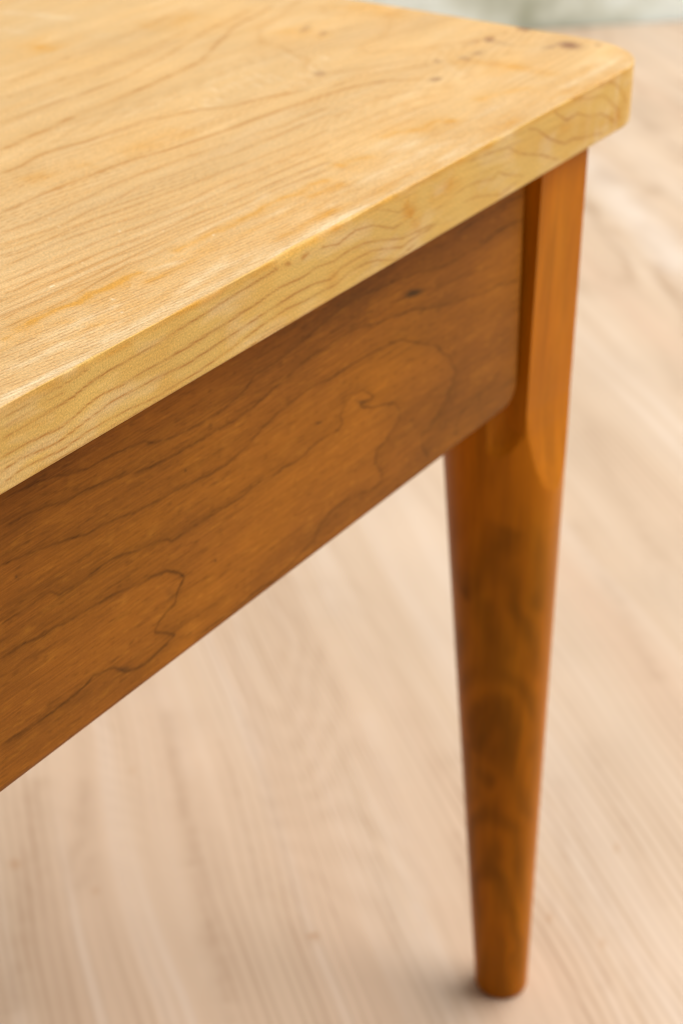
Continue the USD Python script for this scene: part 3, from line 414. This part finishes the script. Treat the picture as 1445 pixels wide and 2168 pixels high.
# legs: turned and tapered, splayed, with a notch where the aprons meet them
LX, LY, R0, R1, H = -55.11, 33.94, 29.9, 11.7, HT * 1000
XF = -72.6
def leg_solid():
    n = 160
    c = m3.Manifold
    hs = np.linspace(0, H - T, 60)
    sec = []
    th = np.linspace(0, 2 * np.pi, n, endpoint=False)
    rad = R0 + (R1 - R0) * hs / (H - T)
    hs2 = np.r_[hs[:-1], H - T - 2.0, H - T - 0.7, H - T]; rad2 = np.r_[rad[:-1], R1 + 0.05, R1 - 0.5, R1 - 1.8]
    for h, r in zip(hs2, rad2): sec.append(np.c_[LX + SX * h + r * np.cos(th), LY - SX * h + r * np.sin(th), np.full(n, -T - h)])
    v = np.vstack(sec + [np.array([[LX, LY, -T]]), np.array([[LX + SX * (H - T), LY - SX * (H - T), -H]])])
    f = []
    m = len(hs2)
    for i in range(m - 1):
        a = i * n + np.arange(n); b = i * n + (np.arange(n) + 1) % n
        f += [np.c_[a, a + n, b], np.c_[b, a + n, b + n]]
    a = np.arange(n); b = (a + 1) % n
    f += [np.c_[a, b, np.full(n, m * n)], np.c_[(m - 1) * n + b, (m - 1) * n + a, np.full(n, m * n + 1)]]
    f = np.vstack(f)
    solid = m3.Manifold(m3.Mesh(vert_properties=v.astype(np.float32), tri_verts=f.astype(np.uint32)))
    # notch: flat face at x = XF (leaning with the leg), rounded lower corner, curved run-out
    zb, yk, rr = -132.5, 21.0, 6.0
    prof_ = [(-40, 5), (yk, 5)] + [(yk - rr + rr * math.cos(t), zb + rr - rr * math.sin(t)) for t in np.linspace(0, math.pi / 2, 12)] + [(-40, zb)]
    pts = []
    for y, z in prof_:
        x = XF + SX * (-T - z)
        pts.append((x, y, z)); pts.append((x - 2.5, y + (0 if y < 0 else 1.5), z - (7 if z < 0 else 0))); pts.append((x - 7, y + (0 if y < 0 else 4), z - (14 if z < 0 else 0))); pts.append((x - 30, y + (0 if y < 0 else 14), z - (34 if z < 0 else 0)))
    cut = m3.Manifold.hull_points(np.array(pts, float))
    # the outer face is planed flat as well, down to the same height
    yf = lambda z: LY - SX * (-T - z) - math.sqrt((R0 + (R1 - R0) * (-T - z) / (H - T)) ** 2 - (LX - XF) ** 2) - 0.25
    zs = -124.0
    fl = [(yf(-T + 5), -T + 5), (yf(zs), zs), (yf(zs) - 0.5, zs - 10), (yf(zs) - 2.2, zs - 24), (yf(zs) - 12, zs - 84), (-120, zs - 90), (-120, -T + 5)]
    cut2 = m3.Manifold.hull_points(np.array([(x, y - 0.114 * (x - XF - SX * 100), z) for y, z in fl for x in (LX - 60, LX + 60)], float))
    return solid - cut - cut2
ls = leg_solid().refine_to_length(3.0)
mm = ls.to_mesh(); lv = np.array(mm.vert_properties[:, :3], float); lf = np.array(mm.tri_verts)
tm = trimesh.Trimesh(lv, lf, process=False)
tm = trimesh.graph.smooth_shade(tm, angle=np.radians(28), facet_minarea=None)
lv = np.array(tm.vertices); lf = np.array(tm.faces)
lL = 0.6 * ink(lv, D['LG'].values(), halo=0.5, amp=1.0, size=14, seed=91, grow=1.9, vary=0.25)
lL = np.clip(lL + np.clip(fbm(np.stack([lv[:, 0] / 5, lv[:, 1] / 5, lv[:, 2] / 70], 1), 4, 92) - 0.48, 0, 1) * 0.9, 0, 1)
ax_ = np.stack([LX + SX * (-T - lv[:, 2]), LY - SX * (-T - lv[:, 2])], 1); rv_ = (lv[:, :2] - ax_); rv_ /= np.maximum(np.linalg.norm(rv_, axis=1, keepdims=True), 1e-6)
# shade on the leg's left side painted into the wood colour, with figure arcs
side_shade = np.clip((rv_ @ np.array([-0.9, -0.3]) - 0.22 + 0.5 * (fbm(lv / np.array([12, 12, 22.0]), 3, 94) - 0.5)) * 2.2, 0, 1) * np.clip((-150 - lv[:, 2]) / 60, 0, 1)
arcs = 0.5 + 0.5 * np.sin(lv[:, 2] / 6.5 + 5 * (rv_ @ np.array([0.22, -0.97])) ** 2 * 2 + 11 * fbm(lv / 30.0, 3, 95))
lL = np.clip(np.maximum(lL, side_shade * (0.30 + 0.30 * arcs * fbm(lv / np.array([20, 20, 30.0]), 2, 96) * 1.4)), 0, 1)
lW = np.clip((fbm(lv / np.array([14, 14, 60.0]), 3, 93) - 0.45) * 2, 0, 1) * 0.6
z0 = np.zeros(len(lv))
base = np.array([LX, LY, -H])
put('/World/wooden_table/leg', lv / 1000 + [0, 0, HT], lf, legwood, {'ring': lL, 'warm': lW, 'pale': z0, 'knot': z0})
# the other three legs and aprons stand outside the picture: the same shapes, mirrored, coarser
cl = leg_solid().to_mesh(); cv = np.array(cl.vert_properties[:, :3], float); cf = np.array(cl.tri_verts)
zc = np.zeros(len(cv)); at = {'ring': zc, 'warm': zc, 'pale': zc, 'knot': zc}
for k, (mx, my) in enumerate(((1, 0), (0, 1), (1, 1))):
    w = cv.copy(); ft = cf
    if mx: w[:, 0] = -LEN - w[:, 0]; ft = ft[:, ::-1]
    if my: w[:, 1] = DEP - w[:, 1]; ft = ft[:, ::-1]
    put('/World/wooden_table/leg_%03d' % (k + 1), w / 1000 + [0, 0, HT], ft, legwood, at, smooth=True)
def board(path, lo, hi, mat):
    b = m3.Manifold.hull_points(np.array([(x, y, z) + np.array(d) for x in (lo[0] + 2, hi[0] - 2) for y in (lo[1] + 2, hi[1] - 2) for z in (lo[2] + 2, hi[2] - 2) for d in ((2, 0, 0), (-2, 0, 0), (0, 2, 0), (0, -2, 0), (0, 0, 2), (0, 0, -2), (1.2, 1.2, 0), (-1.2, 1.2, 0), (1.2, -1.2, 0), (-1.2, -1.2, 0))], float)).to_mesh()
    v = np.array(b.vert_properties[:, :3], float); zz = np.zeros(len(v))
    put(path, v / 1000 + [0, 0, HT], np.array(b.tri_verts), mat, {'ring': zz, 'warm': zz, 'pale': zz, 'knot': zz}, smooth=True)
board('/World/wooden_table/end_apron', (-47, 62, ZA), (-29, DEP - 60, -T - 0.1), cherry)
board('/World/wooden_table/end_apron_001', (-LEN + 29, 62, ZA), (-LEN + 47, DEP - 60, -T - 0.1), cherry)
board('/World/wooden_table/apron_001', (-LEN + 80, DEP - YA - AT, ZA), (-80, DEP - YA, -T - 0.1), cherry)

# ---------------------------------------------------------------- floor and wall
G = np.array([0.672, 0.741]); E_ = np.array([0.741, -0.672])     # along the floor's grain, and along its far edge (mm plane)
far = float(np.dot([1482.2, 765.9], G) + np.dot([1616.8, 643.9], G)) / 2
gu = np.r_[np.linspace(-2500, -400, 12)[:-1], np.arange(-400, 900, 3.0), np.arange(900, 1500, 6.0), np.linspace(1500, far, 40)[0:]]
gs = np.r_[np.linspace(-2600, -600, 10)[:-1], np.arange(-600, -360, 4.0), np.arange(-360, 300, 1.5), np.arange(300, 900, 6.0), np.linspace(900, 2900, 14)]
GU, GS = np.meshgrid(gu, gs, indexing='ij')
P = GU[..., None] * G + GS[..., None] * E_
fp = P.reshape(-1, 2); ff = quads(len(gu), len(gs))
dk = ink(fp, D['FD'].values(), halo=0.4, amp=2.5, size=25, seed=101); lt = ink(fp, [(w * 1.3, i * (1.0 if k == 'A' else 0.3), q) for k, (w, i, q) in D['FL'].items()], halo=0.45, amp=2.5, size=30, seed=102); kn = spots(fp, D['FK'], 1, 8)
g2 = np.stack([GU.ravel(), GS.ravel()], 1); g2w = g2.copy(); g2w[:, 1] += 30 * (N(g2, 500, 220, 103, 2) - 0.5) + 8 * (N(g2, 120, 60, 108, 2) - 0.5)
st = N(g2w, 420, 9, 104, 3); st2 = N(g2w, 700, 42, 105, 3); st3 = N(g2w, 160, 3.2, 109, 2)
fine_ = np.exp(-((np.abs((g2w[:, 1] / 5.6 + 2.0 * N(g2, 240, 60, 110, 2)) % 1 - 0.5)) / 0.15) ** 2) * np.clip(2.6 * N(g2w, 320, 34, 111, 3) - 0.95, 0, 1)
fine2 = np.exp(-((np.abs((g2w[:, 1] / 3.3 + 2.0 * N(g2, 300, 50, 112, 2)) % 1 - 0.5)) / 0.16) ** 2) * np.clip(2.6 * N(g2w, 260, 26, 113, 3) - 1.0, 0, 1)
ring = np.clip(0.42 * dk + np.clip(st - 0.5, 0, 1) * 0.55 + 0.6 * fine_ + 0.35 * fine2, 0, 0.8)
warm = np.clip((st2 - 0.45) * 2.4, 0, 1) * 0.7
pale = np.clip(1.1 * lt + np.clip(0.5 - st, 0, 1) * 1.0 + np.clip(0.45 - st2, 0, 1), 0, 1)
floorm = wood('floor_wood', (0.59, 0.436, 0.312), (0.37, 0.23, 0.14), (0.60, 0.42, 0.30), (0.67, 0.545, 0.45), 0.45, (6, 6, 6), 0.04, 0.02, 0.05, spec=0.3, knot=(0.42, 0.22, 0.10), blot=(3, 3, 3), blot_amt=0.06)
fv = np.c_[fp / 1000, np.zeros(len(fp))]
n0 = len(gs)
fbase = np.c_[np.vstack([P[-1] / 1000]), np.full(n0, -0.018)]      # the sheet's far edge has a thickness
F2 = quads(2, n0)
idx = np.r_[np.arange((len(gu) - 1) * n0, len(gu) * n0), len(fv) + np.arange(n0)]
V = np.vstack([fv, fbase]); F = np.vstack([ff[:, ::-1], idx[F2][:, ::-1]])
zz = np.zeros(n0)
put('/World/floor', V, F, floorm, {'ring': np.r_[ring, zz], 'warm': np.r_[warm, zz], 'pale': np.r_[pale, zz], 'knot': np.r_[kn, zz]}, kind='structure')
wallm = usdkit.material(stage, '/World/Looks/pale_plaster', {
    'g': ('texture_coordinate', {}), 'n': ('noise_texture', {'scale': 6.0, 'detail': 4.0, 'roughness': 0.6}), 'r': ('rgb_ramp', {'ramp': [(0.3, (0.36, 0.38, 0.27)), (0.45, (0.66, 0.70, 0.61)), (0.53, (0.8, 0.87, 0.82)), (0.8, (0.84, 0.9, 0.87))]}),
    'p': ('principled_bsdf', {'roughness': 0.7})}, [('g.object', 'n.vector'), ('n.fac', 'r.fac'), ('r.color', 'p.base_color')], surface='p.BSDF')
def slab(path, u0, u1, s0, s1, z0, z1, mat, **kw):
    c = np.array([(u, s_, z) for u in (u0, u1) for s_ in (s0, s1) for z in (z0, z1)], float)
    xy = c[:, :1] * G + c[:, 1:2] * E_
    h = trimesh.convex.convex_hull(np.c_[xy, c[:, 2]] / 1000)
    put(path, h.vertices, h.faces, mat, smooth=False, **kw)
slab('/World/plaster_wall', far + 4, far + 120, -2600, 2900, -20, 2400, wallm, label='pale green mottled plaster wall standing behind the far edge of the floor', category='wall')
